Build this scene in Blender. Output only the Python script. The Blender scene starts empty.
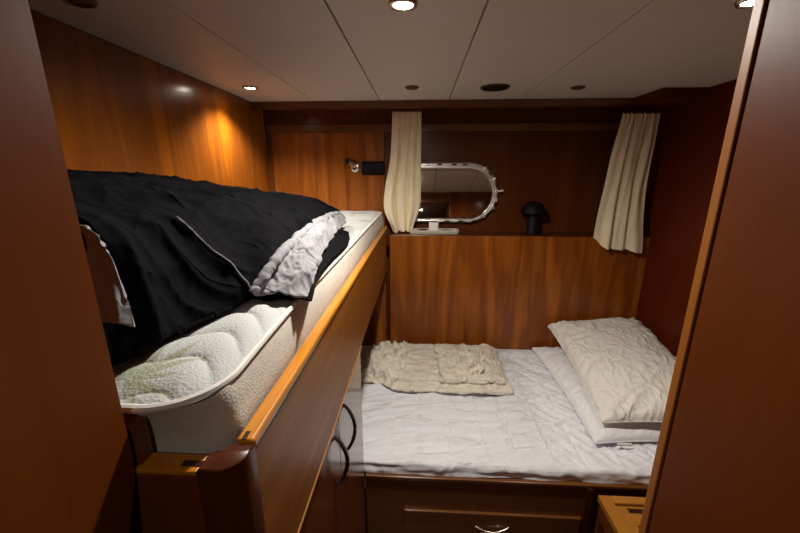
import bpy, bmesh, math, random
import numpy as np
from mathutils import Vector, Matrix, noise

S = bpy.context.scene
COL = S.collection
PI = math.pi
H = 1.60

# ------------------------------------------------------------------ camera
cam = bpy.data.cameras.new('camera'); camo = bpy.data.objects.new('camera', cam); COL.objects.link(camo)
cam.sensor_width = 36.0; cam.lens = 356.0 / 800.0 * 36.0; cam.clip_start = 0.02
camo.location = (0, 0, H)
camo.rotation_euler = (math.radians(90 - 14.716), 0, math.radians(3.11))
S.camera = camo

# ------------------------------------------------------------------ world / exposure
w = bpy.data.worlds.new('world'); S.world = w; w.use_nodes = True
w.node_tree.nodes['Background'].inputs[0].default_value = (0.10, 0.12, 0.16, 1)
w.node_tree.nodes['Background'].inputs[1].default_value = 0.05
S.view_settings.view_transform = 'Standard'; S.view_settings.look = 'None'
S.view_settings.gamma = 1.0; S.view_settings.use_curve_mapping = False
S.view_settings.exposure = 0.12
LAMP_W = dict(bunk=29.0, middle=48.0, right=11.0, added_fill=5.0)
LAMP_COL = (1.0, 0.925, 0.83)
CEIL = 1.96

# ------------------------------------------------------------------ helpers
ORG = {}
def tag(o, label=None, cat=None, group=None, kind=None):
    if label: o['label'] = label
    if cat: o['category'] = cat
    if group: o['group'] = group
    if kind: o['kind'] = kind
    return o
def thing(name, label, cat, loc, group=None):
    o = bpy.data.objects.new(name, None); COL.objects.link(o)
    o.empty_display_size = 0.05; o.location = loc; ORG[o] = Vector(loc)
    return tag(o, label, cat, group)
def link(name, me, mat, parent=None, smooth=True):
    """mesh given in world coordinates; origin moved to its base centre"""
    n = len(me.vertices); a = np.empty(n*3); me.vertices.foreach_get('co', a); a = a.reshape(-1, 3)
    lo, hi = a.min(0), a.max(0); org = Vector(((lo[0]+hi[0])/2, (lo[1]+hi[1])/2, lo[2]))
    a -= np.array(org); me.vertices.foreach_set('co', a.ravel())
    if mat: me.materials.append(mat)
    me.polygons.foreach_set('use_smooth', [smooth]*len(me.polygons)); me.update()
    o = bpy.data.objects.new(name, me); COL.objects.link(o); ORG[o] = org
    if parent is not None:
        o.parent = parent; o.location = org - ORG[parent]
    else: o.location = org
    return o
class MB:
    def __init__(s): s.bm = bmesh.new()
    def box(s, x0, x1, y0, y1, z0, z1, bev=0.0, seg=2):
        b = bmesh.new(); bmesh.ops.create_cube(b, size=1)
        for v in b.verts:
            v.co = Vector(((x0+x1)/2 + v.co.x*(x1-x0), (y0+y1)/2 + v.co.y*(y1-y0), (z0+z1)/2 + v.co.z*(z1-z0)))
        if bev > 0: bmesh.ops.bevel(b, geom=b.edges[:], offset=bev, segments=seg, affect='EDGES', profile=0.5)
        s._add(b); return s
    def _add(s, b, M=None):
        if M is not None: b.transform(M)
        m = bpy.data.meshes.new('t'); b.to_mesh(m); b.free(); s.bm.from_mesh(m); bpy.data.meshes.remove(m)
    def cyl(s, c, r, h, axis='Z', seg=32, r2=None, bev=0.0):
        b = bmesh.new(); bmesh.ops.create_cone(b, cap_ends=True, segments=seg, radius1=r, radius2=r if r2 is None else r2, depth=h)
        if bev: bmesh.ops.bevel(b, geom=[e for e in b.edges if len(e.link_faces)==2 and any(len(f.verts)>4 for f in e.link_faces)], offset=bev, segments=2, affect='EDGES')
        R = {'Z': Matrix(), 'X': Matrix.Rotation(PI/2, 4, 'Y'), 'Y': Matrix.Rotation(PI/2, 4, 'X')}[axis]
        if isinstance(axis, Vector): R = axis
        s._add(b, Matrix.Translation(Vector(c)) @ R); return s
    def cyl_dir(s, a, bb, r, r2=None, seg=24):
        a = Vector(a); bb = Vector(bb); d = bb-a
        b = bmesh.new(); bmesh.ops.create_cone(b, cap_ends=True, segments=seg, radius1=r, radius2=r if r2 is None else r2, depth=d.length)
        s._add(b, Matrix.Translation((a+bb)/2) @ d.to_track_quat('Z', 'Y').to_matrix().to_4x4()); return s
    def lathe(s, c, prof, seg=40, axis='Z'):
        b = bmesh.new(); rings = []
        for r, z in prof:
            rings.append([b.verts.new((r*math.cos(2*PI*i/seg), r*math.sin(2*PI*i/seg), z)) for i in range(seg)])
        for A, B in zip(rings[:-1], rings[1:]):
            for i in range(seg): b.faces.new((A[i], A[(i+1)%seg], B[(i+1)%seg], B[i]))
        if prof[0][0] > 1e-5: b.faces.new(rings[0][::-1])
        if prof[-1][0] > 1e-5: b.faces.new(rings[-1])
        bmesh.ops.remove_doubles(b, verts=b.verts, dist=1e-6)
        R = {'Z': Matrix(), 'Y': Matrix.Rotation(PI/2, 4, 'X'), 'X': Matrix.Rotation(PI/2, 4, 'Y')}[axis]
        s._add(b, Matrix.Translation(Vector(c)) @ R); return s
    def tube(s, pts, r, seg=10, closed=False, flat=1.0, up=(0, 0, 1)):
        pts = [Vector(p) for p in pts]; n = len(pts); b = bmesh.new(); rings = []
        for i, p in enumerate(pts):
            if closed: t = pts[(i+1)%n]-pts[i-1]
            else: t = pts[min(i+1, n-1)]-pts[max(i-1, 0)]
            t.normalize(); u = Vector(up); sd = t.cross(u)
            if sd.length < 1e-3: sd = t.cross(Vector((1, 0, 0)))
            sd.normalize(); u = sd.cross(t).normalized()
            rr = r[i] if isinstance(r, (list, tuple)) else r
            rings.append([b.verts.new(p + sd*rr*math.cos(2*PI*k/seg) + u*rr*flat*math.sin(2*PI*k/seg)) for k in range(seg)])
        m = n if closed else n-1
        for i in range(m):
            A, B = rings[i], rings[(i+1)%n]
            for k in range(seg): b.faces.new((A[k], A[(k+1)%seg], B[(k+1)%seg], B[k]))
        if not closed: b.faces.new(rings[0][::-1]); b.faces.new(rings[-1])
        bmesh.ops.recalc_face_normals(b, faces=b.faces[:])
        s._add(b); return s
    def prism(s, poly, a0, a1, axis='X', bev=0.0):
        """poly in the plane across the axis: X -> (y,z), Y -> (x,z), Z -> (x,y)"""
        b = bmesh.new()
        def P(p, a): return {'X': (a, p[0], p[1]), 'Y': (p[0], a, p[1]), 'Z': (p[0], p[1], a)}[axis]
        A = [b.verts.new(P(p, a0)) for p in poly]; B = [b.verts.new(P(p, a1)) for p in poly]
        n = len(poly); b.faces.new(A[::-1]); b.faces.new(B)
        for i in range(n): b.faces.new((A[i], A[(i+1)%n], B[(i+1)%n], B[i]))
        bmesh.ops.recalc_face_normals(b, faces=b.faces[:])
        if bev: bmesh.ops.bevel(b, geom=b.edges[:], offset=bev, segments=2, affect='EDGES')
        s._add(b); return s
    def loft(s, rings, cap0=False, cap1=False):
        b = bmesh.new(); R = [[b.verts.new(p) for p in r] for r in rings]; n = len(R[0])
        for A, B in zip(R[:-1], R[1:]):
            for k in range(n): b.faces.new((A[k], A[(k+1)%n], B[(k+1)%n], B[k]))
        if cap0: b.faces.new(R[0][::-1])
        if cap1: b.faces.new(R[-1])
        bmesh.ops.recalc_face_normals(b, faces=b.faces[:])
        s._add(b); return s
    def build(s, name, mat, parent=None, smooth=False, auto=True):
        me = bpy.data.meshes.new(name); s.bm.to_mesh(me); s.bm.free()
        o = link(name, me, mat, parent, smooth)
        if smooth and auto:
            try: me.set_sharp_from_angle(angle=math.radians(38))
            except Exception: pass
        return o
def grid_mesh(name, P, closed_u=False):
    nv, nu = P.shape[:2]; me = bpy.data.meshes.new(name)
    idx = np.arange(nu*nv).reshape(nv, nu)
    a, b_, c, d = idx[:-1, :-1], idx[:-1, 1:], idx[1:, 1:], idx[1:, :-1]
    F = np.stack([a, b_, c, d], -1).reshape(-1, 4)
    me.from_pydata(P.reshape(-1, 3).tolist(), [], F.tolist()); me.update(); return me
def nz(x, y, z=0.0): return noise.noise(Vector((x, y, z)))
def vnz(X, Y, sx, sy, z=0.0):
    return np.vectorize(lambda a, b: nz(a*sx, b*sy, z))(X, Y)
def ridged(X, Y, sx, sy, z=0.0, p=1.0):
    return (1-np.abs(vnz(X, Y, sx, sy, z))*2.0).clip(0, 1)**p
def cr(P, t):
    """Catmull-Rom along axis 0 of control array"""
    n = P.shape[0]; t = np.asarray(t)*(n-1); i = np.clip(np.floor(t).astype(int), 0, n-2); f = (t-i)
    g = lambda k: P[np.clip(k, 0, n-1)]
    p0, p1, p2, p3 = g(i-1), g(i), g(i+1), g(i+2)
    sh = f.reshape(f.shape+(1,)*(P.ndim-1))
    return 0.5*((2*p1)+(-p0+p2)*sh+(2*p0-5*p1+4*p2-p3)*sh**2+(-p0+3*p1-3*p2+p3)*sh**3)
def bicubic(C, nu, nv):
    A = cr(C, np.linspace(0, 1, nv)); B = cr(A.transpose(1, 0, 2), np.linspace(0, 1, nu)); return B.transpose(1, 0, 2).copy()
def normals(P):
    du = np.gradient(P, axis=1); dv = np.gradient(P, axis=0); n = np.cross(du, dv)
    return n/(np.linalg.norm(n, axis=2, keepdims=True)+1e-9)
def solid(o, t, off=-1.0, sub=0):
    m = o.modifiers.new('thickness', 'SOLIDIFY'); m.thickness = t; m.offset = off
    if sub: q = o.modifiers.new('sub', 'SUBSURF'); q.levels = sub; q.render_levels = sub
    return o

# ------------------------------------------------------------------ materials
def newmat(name):
    m = bpy.data.materials.new(name); m.use_nodes = True
    nt = m.node_tree; return m, nt, nt.nodes['Principled BSDF']
def nd(nt, t, **kw):
    n = nt.nodes.new(t)
    for k, v in kw.items():
        if k in n.inputs: n.inputs[k].default_value = v
        else: setattr(n, k, v)
    return n
def wood(name, dark, light, grain='Z', rough=0.22, coat=0.35, figure=0.5, freq=1.0, bump=0.04, seed=0.0, spec=0.3):
    m, nt, b = newmat(name); L = nt.links
    tc = nd(nt, 'ShaderNodeTexCoord')
    mp = nd(nt, 'ShaderNodeMapping'); L.new(tc.outputs['Object'], mp.inputs[0])
    s = [9*freq]*3; s['XYZ'.index(grain)] = 0.9*freq
    mp.inputs['Scale'].default_value = s; mp.inputs['Location'].default_value = (seed, seed*1.7, seed*.6)
    n1 = nd(nt, 'ShaderNodeTexNoise', Scale=1.0, Detail=4.0, Roughness=0.55, Distortion=0.5); L.new(mp.outputs[0], n1.inputs['Vector'])
    # growth-ring lines from the broad noise
    mul = nd(nt, 'ShaderNodeMath', operation='MULTIPLY'); mul.inputs[1].default_value = 22.0; L.new(n1.outputs['Fac'], mul.inputs[0])
    sn = nd(nt, 'ShaderNodeMath', operation='SINE'); L.new(mul.outputs[0], sn.inputs[0])
    mp2 = nd(nt, 'ShaderNodeMapping'); L.new(tc.outputs['Object'], mp2.inputs[0])
    s2 = [140*freq]*3; s2['XYZ'.index(grain)] = 5*freq; mp2.inputs['Scale'].default_value = s2
    n2 = nd(nt, 'ShaderNodeTexNoise', Scale=1.0, Detail=3.0, Roughness=0.6); L.new(mp2.outputs[0], n2.inputs['Vector'])
    mr = nd(nt, 'ShaderNodeMapRange'); L.new(sn.outputs[0], mr.inputs[0]); mr.inputs[1].default_value = -1; mr.inputs[2].default_value = 1
    mr.inputs[3].default_value = 0.5-figure*.3; mr.inputs[4].default_value = 0.5+figure*.3
    mx = nd(nt, 'ShaderNodeMath', operation='MULTIPLY_ADD'); L.new(n2.outputs['Fac'], mx.inputs[0]); mx.inputs[1].default_value = 0.5; L.new(mr.outputs[0], mx.inputs[2])
    a2 = nd(nt, 'ShaderNodeMath', operation='MULTIPLY_ADD'); L.new(n1.outputs['Fac'], a2.inputs[0]); a2.inputs[1].default_value = 0.9; L.new(mx.outputs[0], a2.inputs[2])
    rp = nd(nt, 'ShaderNodeValToRGB'); e = rp.color_ramp.elements
    e[0].position = 0.72; e[0].color = (*dark, 1); e[1].position = 1.55 if False else 1.0; e[1].color = (*light, 1)
    sc = nd(nt, 'ShaderNodeMapRange'); L.new(a2.outputs[0], sc.inputs[0]); sc.inputs[1].default_value = 0.6; sc.inputs[2].default_value = 1.8
    rp.color_ramp.elements[0].position = 0.05; rp.color_ramp.elements[1].position = 0.95
    L.new(sc.outputs[0], rp.inputs[0]); L.new(rp.outputs[0], b.inputs['Base Color'])
    b.inputs['Roughness'].default_value = rough; b.inputs['Coat Weight'].default_value = coat; b.inputs['Coat Roughness'].default_value = 0.16
    b.inputs['Specular IOR Level'].default_value = spec
    bp = nd(nt, 'ShaderNodeBump', Strength=bump, Distance=0.002); L.new(n2.outputs['Fac'], bp.inputs['Height']); L.new(bp.outputs[0], b.inputs['Normal'])
    return m
def plain(name, col, rough=0.5, metal=0.0, coat=0.0, var=0.06, scale=30.0, bump=0.0, bscale=200.0, sheen=0.0, crease=None):
    m, nt, b = newmat(name); L = nt.links
    tc = nd(nt, 'ShaderNodeTexCoord')
    n = nd(nt, 'ShaderNodeTexNoise', Scale=scale, Detail=3.0); L.new(tc.outputs['Object'], n.inputs['Vector'])
    rp = nd(nt, 'ShaderNodeValToRGB'); e = rp.color_ramp.elements
    e[0].position = 0.3; e[1].position = 0.7
    e[0].color = (*[c*(1-var) for c in col], 1); e[1].color = (*[min(1, c*(1+var)) for c in col], 1)
    L.new(n.outputs['Fac'], rp.inputs[0]); L.new(rp.outputs[0], b.inputs['Base Color'])
    b.inputs['Roughness'].default_value = rough; b.inputs['Metallic'].default_value = metal
    b.inputs['Coat Weight'].default_value = coat
    if sheen: b.inputs['Sheen Weight'].default_value = sheen; b.inputs['Sheen Roughness'].default_value = 0.5
    if bump:
        n2 = nd(nt, 'ShaderNodeTexNoise', Scale=bscale, Detail=2.0); L.new(tc.outputs['Object'], n2.inputs['Vector'])
        bp = nd(nt, 'ShaderNodeBump', Strength=bump, Distance=0.002); L.new(n2.outputs['Fac'], bp.inputs['Height']); L.new(bp.outputs[0], b.inputs['Normal'])
        if crease:      # sharp cloth creases: ridges of a warped noise
            sc_, st_, ds_, vec = crease
            mp = nd(nt, 'ShaderNodeMapping'); L.new(tc.outputs['Object'], mp.inputs[0]); mp.inputs['Scale'].default_value = vec
            last = None
            for f_, w_ in ((1.0, 1.0), (2.3, .45)):
                n3 = nd(nt, 'ShaderNodeTexNoise', Scale=sc_*f_, Detail=1.5, Distortion=.9); L.new(mp.outputs[0], n3.inputs['Vector'])
                s1 = nd(nt, 'ShaderNodeMath', operation='SUBTRACT'); L.new(n3.outputs['Fac'], s1.inputs[0]); s1.inputs[1].default_value = .5
                s2 = nd(nt, 'ShaderNodeMath', operation='ABSOLUTE'); L.new(s1.outputs[0], s2.inputs[0])
                s3 = nd(nt, 'ShaderNodeMath', operation='MULTIPLY'); L.new(s2.outputs[0], s3.inputs[0]); s3.inputs[1].default_value = -6.0*w_
                s4 = nd(nt, 'ShaderNodeMath', operation='EXPONENT'); 
                L.new(s3.outputs[0], s4.inputs[0])
                if last is None: last = s4.outputs[0]
                else:
                    s5 = nd(nt, 'ShaderNodeMath', operation='MULTIPLY_ADD'); L.new(s4.outputs[0], s5.inputs[0]); s5.inputs[1].default_value = w_; L.new(last, s5.inputs[2]); last = s5.outputs[0]
            b2 = nd(nt, 'ShaderNodeBump', Strength=st_, Distance=ds_); L.new(last, b2.inputs['Height']); L.new(bp.outputs[0], b2.inputs['Normal']); L.new(b2.outputs[0], b.inputs['Normal'])
    return m
def emit(name, col, st):
    m, nt, b = newmat(name); b.inputs['Emission Color'].default_value = (*col, 1); b.inputs['Emission Strength'].default_value = st; return m

WD, WL = (0.095, 0.020, 0.0035), (0.24, 0.068, 0.010)
M = {}
M['wood_v'] = wood('cherry_veneer_upright', WD, WL, 'Z', seed=1.3)
M['wood_wall'] = wood('cherry_veneer_wall', (0.16, 0.044, 0.006), (0.42, 0.112, 0.006), 'Z', rough=0.28, coat=.55, figure=.9, seed=5.1)
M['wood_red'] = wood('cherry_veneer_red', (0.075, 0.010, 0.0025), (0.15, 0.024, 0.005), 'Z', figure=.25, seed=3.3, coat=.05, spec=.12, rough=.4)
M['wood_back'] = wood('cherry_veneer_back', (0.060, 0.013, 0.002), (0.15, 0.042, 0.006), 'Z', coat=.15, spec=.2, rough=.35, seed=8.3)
M['wood_panel'] = wood('cherry_veneer_panel', (0.15, 0.034, 0.004), (0.38, 0.115, 0.013), 'Z', figure=1.0, freq=.9, seed=7.7, rough=.32, coat=.12)
M['wood_y'] = wood('cherry_veneer_lengthwise', (0.15, 0.046, 0.007), (0.38, 0.14, 0.022), 'Y', figure=.7, rough=.36, coat=.03, seed=2.2, spec=.15)
M['wood_x'] = wood('cherry_veneer_crosswise', (0.10, 0.034, 0.010), (0.21, 0.078, 0.022), 'X', figure=.4, seed=4.2)
M['wood_door'] = wood('cherry_cabinet_door', (0.10, 0.024, 0.007), (0.20, 0.055, 0.015), 'Z', figure=.25, rough=.2, coat=.45, seed=9.2)
M['rail'] = wood('golden_teak_rail', (0.38, 0.13, 0.008), (0.68, 0.27, 0.02), 'Y', figure=.7, freq=1.6, rough=.3, seed=1.1)
M['teak_x'] = wood('golden_teak_crosswise', (0.28, 0.10, 0.012), (0.48, 0.20, 0.03), 'X', figure=.5, freq=1.5, rough=.35, seed=1.9)
M['teak_y'] = wood('golden_teak_lengthwise', (0.28, 0.10, 0.012), (0.48, 0.20, 0.03), 'Y', figure=.5, freq=1.5, rough=.35, seed=2.9)
M['dark_wood'] = wood('mahogany_post', (0.05, 0.012, 0.005), (0.10, 0.026, 0.010), 'Z', figure=.2, rough=.25, coat=.3)
M['dark_inlay'] = plain('dark_inlay', (0.03, 0.008, 0.005), .35)
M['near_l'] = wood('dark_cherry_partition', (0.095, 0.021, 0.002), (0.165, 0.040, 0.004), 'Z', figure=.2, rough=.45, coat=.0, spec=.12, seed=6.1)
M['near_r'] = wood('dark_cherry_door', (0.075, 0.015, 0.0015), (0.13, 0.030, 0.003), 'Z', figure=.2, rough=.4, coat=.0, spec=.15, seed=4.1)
M['frame'] = wood('door_frame_cherry', (0.20, 0.06, 0.006), (0.32, 0.11, 0.014), 'Z', figure=.2, rough=.4, coat=.0)
M['ceiling'] = plain('cream_vinyl', (0.74, 0.68, 0.60), .55, var=.02, bump=.06, bscale=600)
M['dark_gap'] = plain('dark_gap', (0.02, 0.015, 0.012), .8)
M['floor'] = wood('teak_floor', (0.08, 0.03, 0.012), (0.16, 0.06, 0.02), 'Y', rough=.35)
M['chrome'] = plain('chrome', (0.92, 0.89, 0.84), .28, metal=.72, var=.01)
M['bronze'] = plain('dark_bronze', (0.075, 0.05, 0.045), .3, metal=.6)
M['satin'] = plain('satin_nickel', (0.75, 0.70, 0.62), .25, metal=1.0, var=.01)
M['black'] = plain('black_plastic', (0.006, 0.005, 0.005), .6)
M['black'].node_tree.nodes['Principled BSDF'].inputs['Specular IOR Level'].default_value = .2
M['black2'] = plain('soft_black_plastic', (0.03, 0.026, 0.024), .3)
M['lens'] = emit('lit_lamp_lens', (1, .9, .75), 60.0)
M['lens_off'] = plain('brown_lamp_cover', (0.10, 0.045, 0.02), .35)
M['white_plastic'] = plain('white_plastic', (0.80, 0.78, 0.74), .35)
M['sheet'] = plain('white_cotton_sheet', (0.76, 0.77, 0.81), .85, var=.015, bump=.15, bscale=900, sheen=.1, crease=(6.0, .55, .010, (1, 1.5, 1)))
M['pillow'] = plain('white_pillowcase', (0.80, 0.77, 0.70), .85, var=.015, bump=.15, bscale=900, sheen=.1, crease=(9.0, .6, .010, (1.6, 1, 1)))
M['pillow2'] = plain('white_pillow_ticking', (0.82, 0.82, 0.83), .85, var=.015, bump=.15, bscale=900, sheen=.1, crease=(9.0, .4, .008, (1, 1.6, 1)))
M['beige'] = plain('beige_linen', (0.77, 0.71, 0.60), .9, var=.03, bump=.2, bscale=700, sheen=.1, crease=(11.0, .75, .012, (1, 1.2, 1)))
M['curtain'] = plain('cream_curtain_cloth', (0.82, 0.72, 0.50), .9, var=.03, bump=.2, bscale=700, sheen=.1, crease=(9.0, .35, .008, (1.5, 1, .5)))
M['duvet'] = plain('black_cotton', (0.0048, 0.0048, 0.0058), .85, var=.1, bump=.2, bscale=900, crease=(6.0, .7, .012, (1, 1.6, 1)))
M['duvet'].node_tree.nodes['Principled BSDF'].inputs['Specular IOR Level'].default_value = .03
M['grey'] = plain('pale_grey_cotton', (0.235, 0.235, 0.255), .85, var=.03, bump=.2, bscale=900, sheen=.1, crease=(14.0, .5, .008, (1, 1, 1)))
M['side'] = plain('cream_mattress_border', (0.60, 0.56, 0.49), .8, var=.05, scale=60, bump=.5, bscale=350)
M['side_base'] = plain('grey_mattress_edge', (0.28, 0.28, 0.29), .85, bump=.3, bscale=400)
M['piping'] = plain('white_piping', (0.74, 0.72, 0.67), .7, bump=.3, bscale=800)

# mattress top: knitted white with faint grey-green leaf print
m, nt, b = newmat('mattress_ticking'); L = nt.links
tc = nd(nt, 'ShaderNodeTexCoord'); mp = nd(nt, 'ShaderNodeMapping'); L.new(tc.outputs['Object'], mp.inputs[0]); mp.inputs['Scale'].default_value = (1, 1, 0.2)
n0 = nd(nt, 'ShaderNodeTexNoise', Scale=5.0, Detail=2.0); L.new(mp.outputs[0], n0.inputs['Vector'])
wv = nd(nt, 'ShaderNodeTexWave', Scale=9.0, Distortion=16.0, Detail=2.0); wv.inputs['Detail Scale'].default_value = 1.6; L.new(mp.outputs[0], wv.inputs['Vector'])
r0 = nd(nt, 'ShaderNodeValToRGB'); r0.color_ramp.elements[0].position = .56; r0.color_ramp.elements[1].position = .62; L.new(n0.outputs['Fac'], r0.inputs[0])
r1 = nd(nt, 'ShaderNodeValToRGB'); r1.color_ramp.elements[0].position = .45; r1.color_ramp.elements[1].position = .75; L.new(wv.outputs['Fac'], r1.inputs[0])
mu = nd(nt, 'ShaderNodeMath', operation='MULTIPLY'); L.new(r0.outputs[0], mu.inputs[0]); L.new(r1.outputs[0], mu.inputs[1])
mx = nd(nt, 'ShaderNodeMix', data_type='RGBA'); at_ = nd(nt, 'ShaderNodeAttribute', attribute_name='leaf'); L.new(at_.outputs['Fac'], mx.inputs[0]); mx.inputs[6].default_value = (0.47, 0.49, 0.48, 1); mx.inputs[7].default_value = (0.27, 0.31, 0.17, 1)
L.new(mx.outputs[2], b.inputs['Base Color']); b.inputs['Roughness'].default_value = .85
vo = nd(nt, 'ShaderNodeTexVoronoi', Scale=260.0); L.new(tc.outputs['Object'], vo.inputs['Vector'])
bp = nd(nt, 'ShaderNodeBump', Strength=.5, Distance=.0015); L.new(vo.outputs['Distance'], bp.inputs['Height']); L.new(bp.outputs[0], b.inputs['Normal'])
M['ticking'] = m
# dark window pane at night
m, nt, b = newmat('night_window_glass'); b.inputs['Base Color'].default_value = (0.01, 0.009, 0.008, 1)
b.inputs['Roughness'].default_value = .03; b.inputs['IOR'].default_value = 1.52; b.inputs['Specular IOR Level'].default_value = 1.0
b.inputs['Metallic'].default_value = 1.0; b.inputs['Base Color'].default_value = (.62, .58, .52, 1)
M['glass'] = m
# woven tray
m, nt, b = newmat('white_woven_tray'); L = nt.links
tc = nd(nt, 'ShaderNodeTexCoord'); bk = nd(nt, 'ShaderNodeTexChecker', Scale=110.0); L.new(tc.outputs['Object'], bk.inputs['Vector'])
bk.inputs['Color1'].default_value = (0.62, 0.57, 0.48, 1); bk.inputs['Color2'].default_value = (0.36, 0.31, 0.24, 1)
L.new(bk.outputs['Color'], b.inputs['Base Color']); b.inputs['Roughness'].default_value = .6
M['tray'] = m

# ================================================================== ROOM SHELL
def struct(name, mb, mat, smooth=False):
    o = mb.build(name, mat, None, smooth); o['kind'] = 'structure'; return o
XL, XR, YB, YF = -0.89, 1.25, 2.12, -1.00
struct('floor', MB().box(XL-.05, XR+.05, YF-.05, YB+.05, -.04, 0), M['floor'])
struct('wall_left', MB().box(XL-.04, XL, YF-.04, YB+.08, 0, CEIL), M['wood_wall'])
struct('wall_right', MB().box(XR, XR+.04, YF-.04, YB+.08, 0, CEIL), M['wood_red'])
struct('wall_front', MB().box(XL, XR, YF-.04, YF, 0, CEIL), M['wood_v'])
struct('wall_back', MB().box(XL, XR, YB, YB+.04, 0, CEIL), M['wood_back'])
# ceiling: cream panels with narrow grooves running to the stern
mb = MB(); seams = [XL, -.556, -.211, .142, .500, .882, XR]
for a, c in zip(seams[:-1], seams[1:]): mb.box(a+.0022, c-.0022, YF, YB, CEIL, CEIL+.02, .0022, 2)
struct('ceiling', mb, M['ceiling'])
struct('ceiling', MB().box(XL, XR, YF, YB, CEIL+.012, CEIL+.03), M['dark_gap'])
# beam at the head of the recess and soffit box in the far right corner
struct('trim_1', MB().box(XL+.001, 1.05, 1.97, 2.0, 1.924, CEIL-.0005, .002), M['wood_x'])
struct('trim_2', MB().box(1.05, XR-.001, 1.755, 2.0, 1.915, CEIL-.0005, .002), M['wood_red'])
# header strip along the back wall
struct('trim_3', MB().box(-.868, XR-.001, 2.104, 2.1195, 1.822, 1.862, .002), M['wood_x'])
# slightly paler back panel below the header, behind the upper bunk
struct('trim_4', MB().box(-.852, -.205, 2.112, 2.1195, 1.27, 1.8215, .001), M['wood_panel'])
# low bulkhead that carries the ledge
struct('wall_ledge', MB().box(-.165, XR-.001, 1.97, 1.988, .40, 1.262, .0015).box(XL+.001, -.19, 1.97, 1.988, .40, 1.06), M['wood_panel'])
struct('trim_5', MB().box(-.165, XR-.001, 1.972, 2.1195, 1.2625, 1.2665, .001).box(XL+.001, -.166, 1.972, 2.1195, 1.2, 1.2455), M['dark_wood'])
# doorway joinery on both sides of the viewer
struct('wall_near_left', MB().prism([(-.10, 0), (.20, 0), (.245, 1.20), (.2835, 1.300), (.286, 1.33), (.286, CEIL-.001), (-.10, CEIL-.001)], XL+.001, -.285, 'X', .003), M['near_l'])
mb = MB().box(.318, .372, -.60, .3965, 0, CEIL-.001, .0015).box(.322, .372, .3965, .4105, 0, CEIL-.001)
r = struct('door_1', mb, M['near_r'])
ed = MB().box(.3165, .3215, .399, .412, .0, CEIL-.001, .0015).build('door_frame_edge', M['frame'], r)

struct('wall_near_right', MB().box(.3725, XR-.001, .360, .400, 0, CEIL-.001), M['wood_v'])
struct('trim_6', MB().box(-.2845, .333, .330, .385, 1.850, CEIL-.001, .002), M['wood_v'])
# ================================================================== DOWNLIGHTS
def spot(parent, loc, watts, ang, blend=0.6, size=.02, col=LAMP_COL, rot=(0, 0, 0)):
    l = bpy.data.lights.new('lamp_light', 'SPOT'); l.energy = watts; l.spot_size = math.radians(ang); l.spot_blend = blend
    l.shadow_soft_size = size*1.3; l.color = col
    o = bpy.data.objects.new('lamp_light', l); COL.objects.link(o); o.parent = parent; o.location = Vector(loc)-ORG[parent]; o.rotation_euler = rot
def downlight(x, y, lit, label, key=None, r=.030, ang=130, group=None, blend=.7):
    t = thing('ceiling_spotlight', label, 'ceiling light', (x, y, CEIL-.010), group)
    MB().lathe((x, y, CEIL), [(r*.72, -.001), (r*.72, -.004), (r*.8, -.007), (r*1.0, -.006), (r*1.12, -.001), (r*1.12, 0.0)]).build('bezel', M['satin'] if lit else M['lens_off'], t, True)
    MB().lathe((x, y, CEIL), [(0, -.0045), (r*.4, -.0042), (r*.71, -.0022), (r*.71, 0)]).build('lens', M['lens'] if lit else M['lens_off'], t, True)
    if lit: spot(t, (x, y, CEIL-.012), LAMP_W[key], ang, blend)
    return t
downlight(-.74, 1.651, True, 'lit round ceiling spotlight in the far left corner above the upper bunk', 'bunk')
downlight(-.042, .900, True, 'lit round ceiling spotlight nearest the middle, above the cabin centre', 'middle', ang=174, blend=.6)
downlight(.712, .925, True, 'lit round ceiling spotlight at the right beside the door edge', 'right', ang=84, blend=1.0)
downlight(-.738, .845, False, 'dark round ceiling fitting at the upper left edge above the duvet')
downlight(-.04, 1.689, False, 'small unlit bronze ceiling fitting left of the black vent', r=.027)
downlight(.678, 1.728, False, 'small unlit bronze ceiling fitting right of the black vent', r=.027)
downlight(.02, -.45, True, 'added unseen fill spotlight behind the doorway', 'added_fill', ang=150)  # unseen lamp added behind the camera as fill light
t = thing('ceiling_speaker', 'large round black speaker grille in the ceiling between two bronze fittings', 'speaker', (.319, 1.709, CEIL-.008))
MB().lathe((.319, 1.709, CEIL), [(.050, 0), (.050, -.005), (.057, -.007), (.062, -.004), (.063, 0)]).build('bezel', M['black2'], t, True)
mb = MB().lathe((.319, 1.709, CEIL), [(0, -.0035), (.05, -.0025), (.05, 0)])
for k in range(5): mb.lathe((.319, 1.709, CEIL), [(.006+.009*k, -.003), (.008+.009*k, -.005), (.010+.009*k, -.003)])
mb.build('grille', M['black'], t, True)

# ================================================================== UPPER BUNK
t = thing('upper_bunk', 'built-in upper bunk with deep wooden front board and golden rail along the left wall', 'bunk bed', (-.5, 1.1, 1.05))
MB().box(-.200, -.182, .3225, 1.968, 1.060, 1.300, .001).build('front_board', M['wood_y'], t)
MB().box(-.201, -.1795, .3225, 1.968, 1.3003, 1.314, .004, 3).build('top_rail', M['rail'], t)
MB().box(-.200, -.1805, .3225, 1.04, 1.0525, 1.0597, .0008).build('edge_lipping', M['teak_y'], t)
MB().box(XL+.001, -.2005, .345, 2.110, 1.246, 1.2695).build('mattress_board', M['wood_y'], t)
MB().box(-.325, -.223, .285, .309, .95, 1.300, .002).build('end_board', M['wood_door'], t)
MB().box(-.325, -.223, .285, .309, 1.3003, 1.306, .0015).build('end_rail', M['rail'], t)
MB().box(XL+.001, -.2855, .290, .309, .95, 1.352, .002).build('high_end_board', M['wood_v'], t)
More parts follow.
